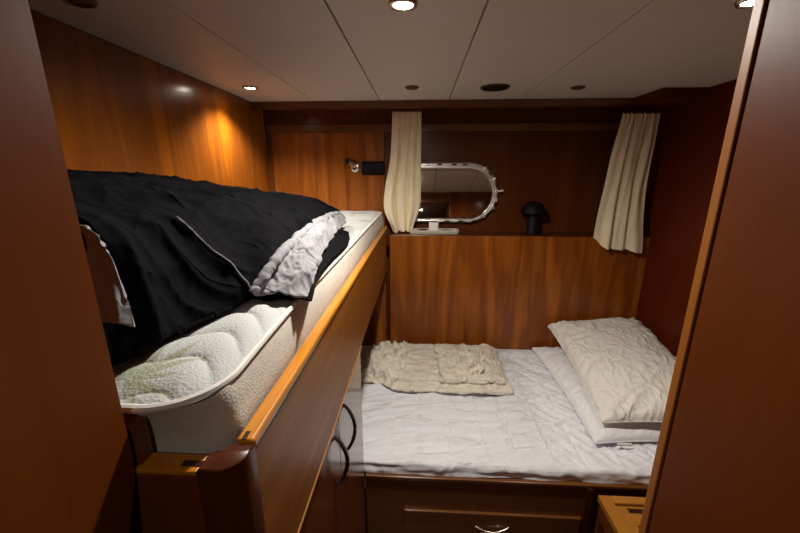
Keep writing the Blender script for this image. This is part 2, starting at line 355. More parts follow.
# corner post: rounded outer corner
def post_outline(e=0.0):
    x0, x1, y0, y1, rr = -.222-e, -.1785+e, .283-e, .322+e, .030
    pts = [(x0, y1-.012), (x0, y0)]
    for k in range(11):
        a = -PI/2 + (PI/2)*k/10; pts.append((x1-rr+rr*math.cos(a), y0+rr+rr*math.sin(a)))
    pts += [(x1, y1), (x1-.022, y1), (x1-.03, y1-.012)]
    return pts
pr = MB().loft([[(x, y, z) for x, y in post_outline(e)] for e, z in ((0, .95), (0, 1.3065), (-.0004, 1.3085), (-.002, 1.3100))], True, True)
pr.build('corner_post', M['dark_wood'], t, True)
MB().box(-.244, -.2225, .292, .299, 1.3062, 1.3068).build('inlay', M['dark_inlay'], t)
MB().box(-.194, -.189, .3228, .336, 1.3142, 1.3148).build('inlay', M['dark_inlay'], t)

# lockers below the front board
t = thing('bunk_cabinet', 'glossy wooden two-door cabinet under the upper bunk front board', 'cabinet', (-.5, .69, 0))
MB().box(XL+.001, -.204, .345, 1.040, .02, 1.0515).build('body', M['wood_door'], t)
MB().box(XL+.001, -.24, .36, 1.03, 0, .02).build('plinth', M['dark_wood'], t)
for y0, y1, hy, lab in ((.350, .7165, .677, None), (.7195, 1.0385, .778, None)):
    d = MB().box(-.203, -.1855, y0, y1, .04, 1.050, .0012).build('door', M['wood_door'], t)
    z0, z1 = (.886, 1.017) if hy < .7 else (.889, 1.029)
    pts = [(-.1855+.026*math.sin(PI*k/14)**.75, hy+(0.004*math.sin(PI*k/14)), z0+(z1-z0)*k/14) for k in range(15)]
    mb = MB().tube(pts, [.0050+.0026*math.sin(PI*k/14) for k in range(15)], 10, flat=.7)
    mb.build('handle', M['bronze'], d, True)

# upper mattress
def rrect(x0, x1, y0, y1, rr, inset, z, n=10):
    x0 += inset; x1 -= inset; y0 += inset; y1 -= inset; rr = max(.005, rr-inset); p = []
    for cx, cy, a0 in ((x1-rr, y0+rr, -PI/2), (x1-rr, y1-rr, 0), (x0+rr, y1-rr, PI/2), (x0+rr, y0+rr, PI)):
        for k in range(n+1):
            a = a0+PI/2*k/n; p.append((cx+rr*math.cos(a), cy+rr*math.sin(a), z))
    # long sides subdivided are unnecessary: profile only
    return p
MX0, MX1, MY0, MY1, MZ = XL+.004, -.213, .300, 2.108, 1.392
t = thing('upper_mattress', 'thick quilted white mattress with faint green leaf print on the upper bunk', 'mattress', (-.55, 1.2, 1.27))
# near end sags a little
def sag(y): return -.014*np.clip((.62-y)/.32, 0, 1)**1.6
def mring(inset, z, rr=.075, shift=0.0):
    out = []
    for x, y, zz in rrect(MX0, MX1-shift, MY0+shift*2.2, MY1, rr, inset, z, 12): out.append((x, y, zz+float(sag(y))*(1 if z > 1.33 else 0)))
    return out
def dense(r, step=.03):
    out = []
    for a, b_ in zip(r, r[1:]+r[:1]):
        n = max(1, int(math.dist(a, b_)/step)) if math.dist(a, b_) > .05 else 1
        for k in range(n): out.append(tuple(a[i]+(b_[i]-a[i])*k/n for i in range(3)))
    return out
def dr(inset, z, rr=.075, shift=0.0):
    base = dense([(x, y, z) for x, y, _ in rrect(MX0, MX1-shift, MY0+shift*2.2, MY1, rr, inset, z, 12)])
    return [(x, y, zz+(float(sag(y)) if z > 1.33 else 0)) for x, y, zz in base]
def same(rings):
    n = min(len(r) for r in rings); return all(len(r) == n for r in rings)
# side border
base = dense([(x, y, 0) for x, y, _ in rrect(MX0, MX1, MY0, MY1, .05, .002, 0, 12)])
def offset_ring(z, push, nearpush):
    out = []
    for i, (x, y, _) in enumerate(base):
        wob = .0022*nz(y*14, x*14, z*20)
        xx = x - push + wob if x > -.5 else x+.001
        yy = max(y, 0) + (nearpush if y < .5 and x < MX1 and y < MY0+.06 else 0)*(1-min(1, max(0, y-MY0)/.06)) + wob*.5
        out.append((xx, yy, z + (float(sag(y)) if z > 1.33 else 0)))
    return out
MB().loft([offset_ring(z, p, q) for z, p, q in ((1.2850, -.008, .016), (1.2995, -.009, .018), (1.318, -.010, .019), (1.335, -.008, .018), (1.352, -.005, .015), (1.366, -.001, .010), (1.376, .003, .004))]).build('side_border', M['side'], t, True, False)
MB().loft([offset_ring(z, p, q) for z, p, q in ((1.2702, -.006, .018), (1.278, -.007, .016), (1.2848, -.0078, .016))], True).build('base_band', M['side_base'], t, True, False)
# piping
pp = dense([(x, y, 0) for x, y, _ in rrect(MX0, MX1, MY0, MY1, .075, .004, 0, 14)], .04)
MB().tube([(x, y, 1.3775+float(sag(y))) for x, y, _ in pp], .0048, 8, closed=True).build('piping', M['piping'], t, True)
# quilted top surface
nx, ny = 220, 520
V = np.linspace(0, 1, ny); U = np.linspace(0, 1, nx); UU, VV = np.meshgrid(U, V)
Yg = MY0+.004+(MY1-MY0-.008)*(VV + .0*UU)
# more samples near the viewer
Yg = MY0+.003+(MY1-MY0-.006)*(VV**1.35)
rr = .075
dy = np.minimum(np.clip(Yg-MY0, 0, rr), np.clip(MY1-Yg, 0, rr)); inset = rr-np.sqrt(np.clip(rr*rr-(rr-dy)**2, 0, None))+.003
Xg = (MX0+inset)+(MX1-MX0-2*inset)*UU
edge = np.minimum(np.minimum(Xg-(MX0+inset)+.0, (MX1-inset)-Xg), np.minimum(Yg-MY0, MY1-Yg)).clip(0)
crown = 1-np.exp(-edge/.022)
def tri(a): return np.abs((a/1.0) % 1.0-.5)*2     # 1 at integer, 0 mid
wx = Xg+.012*np.sin(Yg*2*PI/.17); wy = Yg+.5*(Xg+.2)+.022*np.cos((Xg+.2)*2*PI/.14)
l1 = np.exp(-((1-tri(wx/.150+.3))*.075/.005)**2); l2 = np.exp(-((1-tri(wy/.098))*.049/.005)**2)
q = 1-(np.abs(np.sin(PI*(wx/.150+.3)))*np.abs(np.sin(PI*wy/.066)))**.35
Zg = 1.3775+sag(Yg)+.013*crown-.010*q*crown+.002*vnz(Xg, Yg, 9, 9, 3.1)*crown
me = grid_mesh('quilted_top', np.stack([Xg, Yg, Zg], -1))
leaf = np.zeros_like(Xg); rl = random.Random(4)
for cx, cy, a0 in [(-.330, .338, 1.0), (-.42, .80, 2.6), (-.30, 1.18, .6), (-.33, 1.92, 1.4), (-.62, 1.45, 4.0), (-.70, .7, 2.0), (-.7, 1.95, 5.0), (-.24, 1.62, 2.2)]:
    for k in range(9):
        a = a0+(k-4)*.45; Ln = .095*(1-.09*abs(k-4)+.15*math.sin(k*2.3)); dx, dy_ = Xg-cx, Yg-cy
        al = (dx*math.cos(a)+dy_*math.sin(a))/Ln; ac = (-dx*math.sin(a)+dy_*math.cos(a))/Ln-.12*al*al
        wd = .085*np.sin(PI*np.clip(al, 0, 1)**.8)
        leaf = np.maximum(leaf, np.clip((wd-np.abs(ac))/.03, 0, 1)*(al > 0)*(al < 1)*(.75+.25*np.cos(ac*180)))
at = me.attributes.new('leaf', 'FLOAT', 'POINT'); at.data.foreach_set('value', leaf.ravel().astype(np.float32))
link('quilted_top', me, M['ticking'], t)

# ================================================================== DUVET
t = thing('duvet', 'rumpled black duvet with pale grey underside heaped on the upper bunk mattress', 'duvet', (-.6, .9, 1.393))
C = np.array([
 [(-.37,.315,1.400),(-.42,.312,1.43),(-.50,.312,1.47),(-.60,.312,1.50),(-.72,.312,1.52),(-.86,.312,1.53)],
 [(-.345,.362,1.386),(-.346,.368,1.455),(-.385,.368,1.538),(-.58,.37,1.565),(-.72,.38,1.588),(-.878,.38,1.585)],
 [(-.318,.448,1.388),(-.348,.478,1.438),(-.41,.48,1.525),(-.55,.50,1.570),(-.70,.50,1.603),(-.880,.52,1.600)],
 [(-.280,.545,1.402),(-.325,.58,1.458),(-.41,.60,1.532),(-.55,.64,1.572),(-.70,.66,1.604),(-.880,.72,1.604)],
 [(-.262,.619,1.446),(-.300,.68,1.492),(-.40,.74,1.535),(-.54,.80,1.568),(-.70,.84,1.594),(-.880,.92,1.592)],
 [(-.268,.745,1.456),(-.300,.82,1.498),(-.40,.90,1.530),(-.54,.98,1.556),(-.70,1.04,1.575),(-.880,1.14,1.572)],
 [(-.290,.96,1.456),(-.320,1.02,1.490),(-.41,1.12,1.513),(-.54,1.20,1.533),(-.70,1.28,1.545),(-.880,1.40,1.535)],
 [(-.310,1.18,1.452),(-.345,1.26,1.478),(-.43,1.36,1.492),(-.55,1.46,1.505),(-.70,1.54,1.510),(-.880,1.65,1.500)],
 [(-.318,1.40,1.440),(-.370,1.50,1.455),(-.45,1.60,1.466),(-.56,1.70,1.470),(-.70,1.78,1.470),(-.880,1.86,1.462)],
 [(-.335,1.48,1.402),(-.380,1.60,1.405),(-.46,1.72,1.405),(-.56,1.80,1.405),(-.70,1.88,1.405),(-.880,1.94,1.405)]])
P = bicubic(C, 190, 300); N = normals(P)
X_, Y_ = P[..., 0], P[..., 1]
uu = np.linspace(0, 1, 190)[None, :]*np.ones((300, 1)); vv = np.linspace(0, 1, 300)[:, None]*np.ones((1, 190))
# long folds running from the raised middle down to the aisle edge
a = X_*.80+Y_*.60; c_ = -X_*.60+Y_*.80
warp = .05*vnz(X_, Y_, 5, 5, 1.0)
f1 = ridged(a+warp, c_+warp, 2.2, 9.0, 2.0, 2.2); f2 = ridged(a+warp*.7, c_+warp, 4.5, 17.0, 8.0, 2.0); f3 = ridged(X_+warp, Y_, 26, 15, 4.0, 1.5)
fade = np.clip(uu/.06, 0, 1)*np.clip((1-uu)/.06, 0, 1)*np.clip(vv/.04, 0, 1)*np.clip((1-vv)/.05, 0, 1)
vl = .335-.16*uu; st = 1/(1+np.exp(-(vv-vl)/.004))*np.clip((.55-uu)/.1, 0, 1)*np.clip((.62-vv)/.15, 0, 1)
disp = (.024*(f1-.4)+.011*(f2-.4)+.003*(f3-.4))*(.25+.75*fade)*(1-.7*uu**3)+.006*st*np.clip(uu/.03, .3, 1)
sgn = np.sign(N[..., 2:3]); sgn[sgn == 0] = 1
P = P+N*sgn*disp[..., None]
P[..., 0] = np.maximum(P[..., 0], XL+.008); P[..., 2] = np.maximum(P[..., 2], 1.3995+np.minimum(sag(P[..., 1]), 0))
def at_uv(q, v_):
    a_ = v_*299; i_ = int(a_); b_ = q*189; j_ = int(b_); fa, fb = a_-i_, b_-j_
    return (P[i_, j_]*(1-fa)*(1-fb)+P[i_+1, j_]*fa*(1-fb)+P[i_, j_+1]*(1-fa)*fb+P[i_+1, j_+1]*fa*fb)
hemline = [tuple(at_uv(q, .338-.16*q)+np.array([0, -.0015, .0025])) for q in np.linspace(0.01, .36, 44)]
o = link('black_cover', grid_mesh('black_cover', P), M['duvet'], t); solid(o, .006, 1 if sgn.mean() < 0 else -1)
# pale grey turned-out lining, lying between the black cover and the lower flap
def sheetpart(name, C, nu, nv, mat, amp, th=.006, fr=18, seed=0.0, zmin=None, dirx=1.0, diry=.4, edge_roll=None):
    P = bicubic(np.array(C), nu, nv); N = normals(P); sg = np.sign(N[..., 2:3]); sg[sg == 0] = 1
    Xs, Ys = P[..., 0], P[..., 1]; wp = .03*vnz(Xs, Ys, 9, 9, seed)
    d = ridged(Xs*dirx+wp, Ys*diry+wp, fr, fr, seed+3, 1.6)-.45+.45*(ridged(Xs+wp, Ys-wp, fr*2.4, fr*2.0, seed+7, 1.5)-.45)
    P = P+N*sg*(amp*d)[..., None]
    if zmin is not None: P[..., 2] = np.maximum(P[..., 2], zmin)
    o = link(name, grid_mesh(name, P), mat, t); solid(o, th, 0); return o
sheetpart('grey_lining', [
 [(-.272,.545,1.402),(-.245,.560,1.402),(-.215,.566,1.398),(-.192,.570,1.392)],
 [(-.275,.580,1.430),(-.242,.605,1.430),(-.215,.612,1.420),(-.196,.615,1.402)],
 [(-.280,.660,1.452),(-.245,.665,1.456),(-.222,.665,1.448),(-.203,.665,1.416)],
 [(-.290,.780,1.458),(-.262,.785,1.462),(-.240,.790,1.452),(-.224,.800,1.420)],
 [(-.310,.950,1.460),(-.282,.960,1.464),(-.262,.970,1.452),(-.248,.985,1.422)],
 [(-.330,1.12,1.458),(-.300,1.14,1.460),(-.280,1.16,1.448),(-.268,1.18,1.422)],
 [(-.350,1.30,1.446),(-.322,1.33,1.448),(-.300,1.36,1.436),(-.290,1.38,1.410)]], 80, 190, M['grey'], .010, .004, 24, 2.0, 1.392, 1.3, .35)
# rolled seam edge of the duvet where black meets grey
edgepts = cr(np.array([(-.274,.545,1.408),(-.260,.580,1.436),(-.255,.625,1.454),(-.262,.745,1.466),(-.284,.96,1.467),(-.302,1.18,1.462),(-.312,1.36,1.448),(-.318,1.47,1.42)]), np.linspace(0, 1, 80))
edgepts = [Vector(p)+Vector((.004*nz(i*.35, 1), 0, .003*nz(i*.4, 5))) for i, p in enumerate(edgepts)]
MB().tube(edgepts, [.0095+.003*nz(i*.3, 9) for i in range(80)], 12).build('rolled_hem', M['grey'], t, True)
MB().tube(hemline, .0013, 6).build('seam_piping', M['grey'], t, True)
sheetpart('lower_flap', [
 [(-.420,.470,1.386),(-.335,.500,1.386),(-.275,.555,1.387),(-.215,.578,1.388),(-.186,.578,1.382)],
 [(-.420,.560,1.392),(-.335,.575,1.394),(-.275,.600,1.395),(-.218,.612,1.393),(-.192,.612,1.386)],
 [(-.420,.660,1.420),(-.330,.660,1.424),(-.275,.670,1.416),(-.225,.680,1.402),(-.204,.680,1.394)],
 [(-.430,.850,1.432),(-.340,.850,1.434),(-.280,.850,1.428),(-.232,.850,1.406),(-.212,.840,1.396)],
 [(-.440,1.05,1.434),(-.350,1.05,1.434),(-.290,1.05,1.432),(-.236,1.06,1.408),(-.214,1.06,1.396)],
 [(-.450,1.22,1.416),(-.370,1.22,1.420),(-.320,1.22,1.416),(-.275,1.24,1.404),(-.250,1.24,1.396)]], 60, 110, M['duvet'], .003, .003, 12, 5.0, 1.384)
# grey corner turned out at the near end of the heap
sheetpart('grey_corner', [
 [(-.372,.368,1.545),(-.360,.366,1.543),(-.350,.366,1.532)],
 [(-.372,.366,1.520),(-.352,.362,1.520),(-.336,.362,1.512)],
 [(-.362,.356,1.495),(-.342,.354,1.492),(-.326,.354,1.488)],
 [(-.350,.346,1.470),(-.330,.344,1.468),(-.314,.346,1.462)],
 [(-.338,.338,1.445),(-.320,.336,1.445),(-.305,.338,1.440)]], 40, 60, M['grey'], .006, .004, 34, 6.0)

# ================================================================== LOWER BED
t = thing('lower_bed', 'built-in lower bed base of dark wood with one long drawer', 'bed', (.5, 1.5, 0))
MB().box(-.184, 1.249, 1.058, 1.080, .05, .522, .0015).build('front_panel', M['wood_x'], t)
MB().box(-.184, 1.249, 1.052, 1.085, .5222, .5345, .003).build('top_rail', M['wood_x'], t)
MB().box(XL+.001, 1.249, 1.0855, 1.968, .40, .415).build('slat_board', M['wood_x'], t)
MB().box(-.18, 1.249, 1.085, 1.095, .0, .05).build('plinth', M['dark_wood'], t)
d = MB().box(-.042, .600, 1.045, 1.0575, .205, .392, .0035, 3).build('drawer', M['wood_x'], t)
pts = [(.222+.122*k/14, 1.045-.012*math.sin(PI*k/14)**.8, .335-.014*math.sin(PI*k/14)) for k in range(15)]
MB().tube(pts, [.0038+.0015*math.sin(PI*k/14) for k in range(15)], 10).build('handle', M['satin'], d, True)
MB().box(.606, .632, 1.050, 1.0575, .05, .520, .0015).build('stile', M['dark_wood'], t)

# lower mattress + white fitted sheet with creases (one mesh)
t = thing('sheeted_mattress', 'mattress under a creased white sheet on the lower bed', 'mattress', (.2, 1.5, .416))
MB().box(XL+.02, 1.235, 1.092, 1.955, .4155, .545, .02, 3).build('mattress', M['piping'], t, True)
nx, ny = 420, 230
x = np.linspace(-.868, 1.246, nx); s = np.linspace(0, 1, ny)
# profile over the front edge: hem, upright, rounded, flat
py, pz = [], []
for k in range(ny):
    q = s[k]
    if q < .10: py.append(1.064+.004*q/.1); pz.append(.5355+(.568-.5355)*q/.10)
    elif q < .20:
        a = (q-.10)/.10*PI/2; py.append(1.068+.015*(1-math.cos(a))); pz.append(.568+.014*math.sin(a))
    else: py.append(1.083+(1.964-1.083)*(q-.20)/.80); pz.append(.582)
Yg = np.array(py)[:, None]*np.ones((1, nx)); Zg = np.array(pz)[:, None]*np.ones((1, nx)); Xg = x[None, :]*np.ones((ny, 1))
wp = .05*vnz(Xg, Yg, 3, 3, .4)
top = np.clip((s-.16)/.1, 0, 1)[:, None]*np.clip((1-s)/.06, 0, 1)[:, None]
# press folds of the packed sheet: squares
def crease(a, w): return np.exp(-(a/w)**2)
fold = np.zeros_like(Xg)
for k, x0 in enumerate((-.10, .015, .135, .255, .375, .50, .62, .75, .88, 1.0)):
    fold += (1 if k % 2 else -.8)*crease(Xg-x0-.06*(Yg-1.5)*(x0-.2)-.3*wp, .0045)
for k, y0 in enumerate((1.13, 1.27, 1.42, 1.56, 1.71, 1.85)):
    fold += (1 if k % 2 else -.9)*crease(Yg-y0-.04*np.sin(Xg*3)-.3*wp, .005)
# tension drapes: run across the bed, radiating from the pillow side
ang = Yg+.28*(Xg-.2)**2*np.sign(.35-Xg)-.10*Xg
dr1 = ridged(Xg*.9+wp, ang+wp, 2.4, 11.0, 6.0, 2.0); dr2 = ridged(Xg+wp, ang-wp, 5.0, 24.0, 11.0, 2.0)
rgt = np.clip((Xg-.35)/.3, 0, 1); dg = Yg+1.1*(Xg-.5)
dr3 = ridged(Xg*.4+dg*.5, dg+wp, 2.0, 14.0, 15.0, 2.2)
Zg = Zg+top*(.006*fold+.019*(dr1-.4)*(1-.6*rgt)+.007*(dr2-.4)*(1-.5*rgt)+.010*(dr3-.4)*rgt+.002*vnz(Xg, Yg, 30, 30, 2))+.002*top
frn = (1-np.clip((s-.2)/.06, 0, 1))[:, None]
Yg = Yg-frn*(.006*vnz(Xg, Zg, 7, 40, 8)+.003*vnz(Xg, Zg, 25, 40, 3))+frn*0
Zg = Zg+(1-np.clip(s/.08, 0, 1))[:, None]*(.004*vnz(Xg, Yg*0, 5, 1, 4).clip(-.2, 1)+.001)
me = grid_mesh('sheet', np.stack([Xg, Yg, Zg], -1)); o = link('sheet', me, M['sheet'], t)

# ================================================================== PILLOWS
def pillow(corners, z0, thick, tilt_fn, mat, name, label, seed, t_ret=False, power=.42, wr=.006):
    """corners: near-left, near-right, far-right, far-left in XY"""
    n = 130; u = np.linspace(-1, 1, n); Ug, Vg = np.meshgrid(u, u)
    # pinch the sides between pointed corners
    pu = Ug*(1-.055*(1-Vg**2)); pv = Vg*(1-.045*(1-Ug**2))
    s_, r_ = (pu+1)/2, (pv+1)/2
    c = np.array(corners, float)
    XY = ((1-s_)*(1-r_))[..., None]*c[0]+(s_*(1-r_))[..., None]*c[1]+(s_*r_)[..., None]*c[2]+((1-s_)*r_)[..., None]*c[3]
    X2, Y2 = XY[..., 0], XY[..., 1]
    e = ((1-np.abs(Ug)**2.2).clip(0)*(1-np.abs(Vg)**2.2).clip(0))**power
    wpp = .04*vnz(X2, Y2, 7, 7, seed)
    rad = np.sqrt(Ug**2+Vg**2)
    w1 = ridged(X2*.8+Y2*.6+wpp, Y2*.8-X2*.6+wpp, 4.5, 17, seed, 2)-.4; w2 = ridged(X2+wpp, Y2-wpp, 30, 12, seed+4, 2)-.4
    ed = np.clip((1-np.maximum(abs(Ug), abs(Vg)))/.05, 0, 1)
    base = z0+tilt_fn(X2, Y2)
    top = base+.006+thick*e*.72+(wr*w1+wr*.4*w2)*ed*(.5+.7*rad)
    bot = base+.004-thick*e*0.0-.0035*ed
    Pt = np.stack([X2, Y2, top], -1); Pb = np.stack([X2, Y2, bot], -1)
    me = bpy.data.meshes.new(name); idx = np.arange(n*n).reshape(n, n)
    def faces(I, flip):
        a, b_, c2, d = I[:-1, :-1], I[:-1, 1:], I[1:, 1:], I[1:, :-1]
        F = np.stack([a, b_, c2, d] if not flip else [d, c2, b_, a], -1).reshape(-1, 4); return F.tolist()
    I2 = idx+n*n; F = faces(idx, False)+faces(I2, True)
    rim = list(idx[0, :])+list(idx[1:, -1])+list(idx[-1, ::-1][1:])+list(idx[::-1, 0][1:-1])
    for a, b_ in zip(rim, rim[1:]+rim[:1]): F.append([int(b_), int(a), int(a)+n*n, int(b_)+n*n])
    me.from_pydata(np.concatenate([Pt.reshape(-1, 3), Pb.reshape(-1, 3)]).tolist(), [], F); me.update()
    tt = thing(name, label, 'pillow', (float(X2.mean()), float(Y2.mean()), z0))
    link('pillowcase', me, mat, tt)
    rimpts = [tuple(Pt[i//n, i % n]+np.array([0, 0, -.004])) for i in rim][::2]
    MB().tube(rimpts, .0030, 6, closed=True).build('seam_piping', mat, tt, True)
    return tt
tp = pillow([(.683, 1.180), (1.190, 1.200), (1.232, 1.940), (.672, 1.945)], .601, .082, lambda a, b_: 0*a, M['pillow2'], 'pillow', 'flat white pillow lying directly on the sheet, lower of the two stacked pillows', 3.0, wr=.006)
lb = MB().box(.760, .812, 1.172, 1.178, .601, .612, .001).build('care_label', M['white_plastic'], tp); lb['label'] = 'small white printed care label'
pillow([(.722, 1.225), (1.180, 1.170), (1.238, 1.945), (.752, 1.955)], .661, .112, lambda a, b_: .045*np.clip((a-.74)/.45, 0, 1)+.075*np.clip((b_-1.25)/.65, 0, 1), M['pillow'], 'pillow', 'plump cream-white pillow on top of the two stacked pillows', 9.0, wr=.011, power=.36)

# ================================================================== FOLDED BEIGE LINEN
t = thing('folded_linen', 'crumpled folded beige bed linen lying at the back of the lower bed', 'bed linen', (.08, 1.72, .585))
def crumple(name, C, nu, nv, amp, fr, seed, th=.004, mat=M['beige'], edge=.06, zmin=.594):
    P = bicubic(np.array(C), nu, nv); Xs, Ys = P[..., 0], P[..., 1]
    N = normals(P); sg = np.sign(N[..., 2:3]); sg[sg == 0] = 1
    wp = .045*vnz(Xs, Ys, 12, 12, seed)
    d = .75*(ridged(Xs+wp, Ys-wp, fr*.75, fr*1.2, seed, 1.8)-.4)+.25*(ridged(Xs-wp, Ys+wp, fr*1.9, fr*1.5, seed+5, 1.8)-.4)
    u = np.linspace(0, 1, nu)[None, :]; v = np.linspace(0, 1, nv)[:, None]
    ed = np.minimum(np.minimum(u, 1-u), np.minimum(v, 1-v)); f = .35+.65*np.clip(ed/edge, 0, 1)
    P = P+N*sg*(2.2*amp*d*f)[..., None]
    P[..., 0] += .005*vnz(Xs, Ys, 10, 10, seed+2); P[..., 1] += .008*vnz(Xs, Ys, 9, 9, seed+9)
    P[..., 2] = np.maximum(P[..., 2], zmin)
    o = link(name, grid_mesh(name, P), mat, t); solid(o, th, 0); return o
def slabC(x0, x1, y0, y1, z, zl, sk=0.0, bow=0.0):
    xs = [x0, x0+.006, x0+(x1-x0)*.3, x0+(x1-x0)*.65, x1-.010, x1]; zz = [zl, z, z, z, z, zl]
    ys = [y0, y0+.004, y0+(y1-y0)*.3, y0+(y1-y0)*.65, y1-.01, y1]; C = []
    for j, y in enumerate(ys):
        k = zl if j in (0, 5) else None
        C.append([(xx+sk*(y-y0), y-bow*math.sin(PI*i/5), min(zz[i], k) if k is not None else zz[i]) for i, xx in enumerate(xs)])
    return C
crumple('bottom_layer', slabC(-.085, .440, 1.515, 1.925, .607, .588, .03, .025), 150, 110, .007, 7, 1.0, .005)
crumple('middle_fold', slabC(-.080, .425, 1.560, 1.925, .624, .603, .03, .01), 150, 100, .006, 8, 4.0, .005, zmin=.600)
crumple('top_fold', slabC(.120, .420, 1.545, 1.900, .642, .618, -.04, .015), 120, 120, .009, 11, 7.0, .005, zmin=.612)
crumple('crumpled_corner', [
 [(.190,1.600,.640),(.235,1.570,.645),(.285,1.555,.645),(.320,1.590,.640)],
 [(.200,1.670,.650),(.245,1.650,.668),(.300,1.640,.664),(.345,1.670,.645)],
 [(.215,1.740,.650),(.265,1.740,.662),(.315,1.740,.660),(.360,1.740,.645)],
 [(.240,1.810,.640),(.280,1.820,.642),(.320,1.820,.642),(.350,1.800,.640)]], 90, 100, .020, 18, 2.5, .004, zmin=.638)
crumple('bunched_end', [
 [(-.300,1.560,.588),(-.250,1.550,.595),(-.180,1.530,.600),(-.110,1.500,.592),(-.060,1.510,.590)],
 [(-.300,1.620,.600),(-.240,1.620,.625),(-.170,1.610,.635),(-.110,1.590,.630),(-.060,1.590,.610)],
 [(-.300,1.720,.605),(-.240,1.720,.632),(-.170,1.720,.645),(-.110,1.720,.640),(-.060,1.720,.622)],
 [(-.300,1.820,.600),(-.240,1.830,.620),(-.170,1.840,.640),(-.110,1.840,.638),(-.060,1.840,.622)],
 [(-.290,1.880,.588),(-.240,1.900,.590),(-.170,1.920,.600),(-.110,1.930,.600),(-.060,1.930,.600)]], 130, 130, .028, 13, 12.0, .004)

# ================================================================== CURTAINS
def curtain(label, top_z, le, re, bot, y, nf, amp, seed):
    """le / re: x of the left and right edge down the drop; bot: z of the bottom edge from left to right"""
    tt = thing('curtain', label, 'curtain', ((le[-1]+re[-1])/2, y, min(bot)), 'cream curtains')
    nu, nv = 200, 150; u = np.linspace(0, 1, nu); v = np.linspace(0, 1, nv)
    lx = cr(np.array(le)[:, None], v)[:, 0][:, None]; rx = cr(np.array(re)[:, None], v)[:, 0][:, None]; bz = cr(np.array(bot)[:, None], u)[:, 0][None, :]
    n1 = np.array([[nz(a*2.2, b_*1.3, seed) for a in u] for b_ in v]); n2 = np.array([[nz(a*5, b_*2.2, seed+5) for a in u] for b_ in v])
    U = u[None, :]*np.ones((nv, 1)); Vv = v[:, None]*np.ones((1, nu))
    ph = U+.10*n1
    body = np.sin(2*PI*nf*ph+seed)+.55*np.sin(2*PI*nf*1.73*ph+2.1*seed+1.2*Vv)+1.1*n2
    gath = np.sin(2*PI*nf*3.0*U+seed)+.6*np.sin(2*PI*nf*4.7*U+.5)
    wt = np.exp(-(Vv/.10)**2)
    Y2 = y+amp*(body*(.3+.7*np.clip(Vv/.35, 0, 1))*(1-.5*wt)+.30*gath*wt)
    X2 = lx+(rx-lx)*(U+.012*np.cos(2*PI*nf*ph+seed))
    Z2 = top_z+.004*gath*wt*(Vv < .03)+(bz-top_z)*Vv+.003*body*Vv**3
    P = np.stack([X2, Y2, Z2], -1)
    o = link('cloth', grid_mesh('cloth', P), M['curtain'], tt); solid(o, .0015, 0)
    hp = [tuple(P[8, i]+np.array([0, -.0016, 0])) for i in range(0, nu, 2)]
    MB().tube(hp, .0018, 6, flat=2.0).build('header_tape', M['curtain'], tt, True)
    hp = [tuple(P[-2, i]) for i in range(0, nu, 2)]
    MB().tube(hp, .0016, 6).build('hem', M['curtain'], tt, True)
curtain('gathered cream curtain hanging left of the porthole by the bunk end', 1.913, [-.150, -.156, -.168, -.192, -.198, -.150], [.004, .006, .006, .008, .002, -.035], [1.272, 1.272, 1.276, 1.278, 1.285], 2.024, 3.0, .0085, 2.0)
curtain('gathered cream curtain hanging in the far right corner over the bulkhead', 1.880, [.985, .965, .950, .935, .925], [1.162, 1.158, 1.155, 1.168, 1.186], [1.262, 1.215, 1.203, 1.200, 1.185], 1.925, 3.0, .010, 7.0)
t = thing('curtain_rail', 'thin dark curtain rail under the ceiling beam', 'curtain rail', (.5, 2.022, 1.915))
MB().box(-.20, 1.03, 2.016, 2.028, 1.9165, 1.9235, .001).build('track', M['dark_wood'], t)
for k in range(2):
    MB().box(-.203+1.227*k, -.197+1.227*k, 2.010, 2.034, 1.9145, 1.9238, .001).build('end_stop', M['dark_wood'], t)
# thin wire hook hanging from the header
hk = [(.149, 2.09, 1.915), (.149, 2.09, 1.85), (.147, 2.09, 1.785), (.143, 2.088, 1.772), (.136, 2.086, 1.768), (.131, 2.085, 1.775)]
tag(MB().tube(hk, .0016, 6).build('wire_hook', M['bronze'], None, True), 'thin metal hook hanging above the porthole', 'hook')

# ================================================================== PORTHOLE
PX0, PX1, PZ, PR = .000, .277, 1.488, .167
t = thing('porthole', 'chrome-framed oval porthole with dark reflecting glass in the back wall', 'porthole', (.14, 2.09, 1.32))
def stadium(r, y, n=24, z=PZ):
    p = []
    for k in range(n+1): a = -PI/2+PI*k/n; p.append((PX1+r*math.cos(a), y, z+r*math.sin(a)))
    for k in range(1, 6): p.append((PX1+(PX0-PX1)*k/6, y, z+r))
    for k in range(n+1): a = PI/2+PI*k/n; p.append((PX0+r*math.cos(a), y, z+r*math.sin(a)))
    for k in range(1, 6): p.append((PX0+(PX1-PX0)*k/6, y, z-r))
    return p
prof = [(PR-.010, 2.118), (PR, 2.112), (PR+.001, 2.094), (PR-.004, 2.088), (PR-.013, 2.086), (PR-.018, 2.091), (PR-.021, 2.086), (PR-.026, 2.085), (PR-.030, 2.090), (PR-.032, 2.118)]
MB().loft([stadium(r, y) for r, y in prof]).build('frame', M['chrome'], t, True, False)
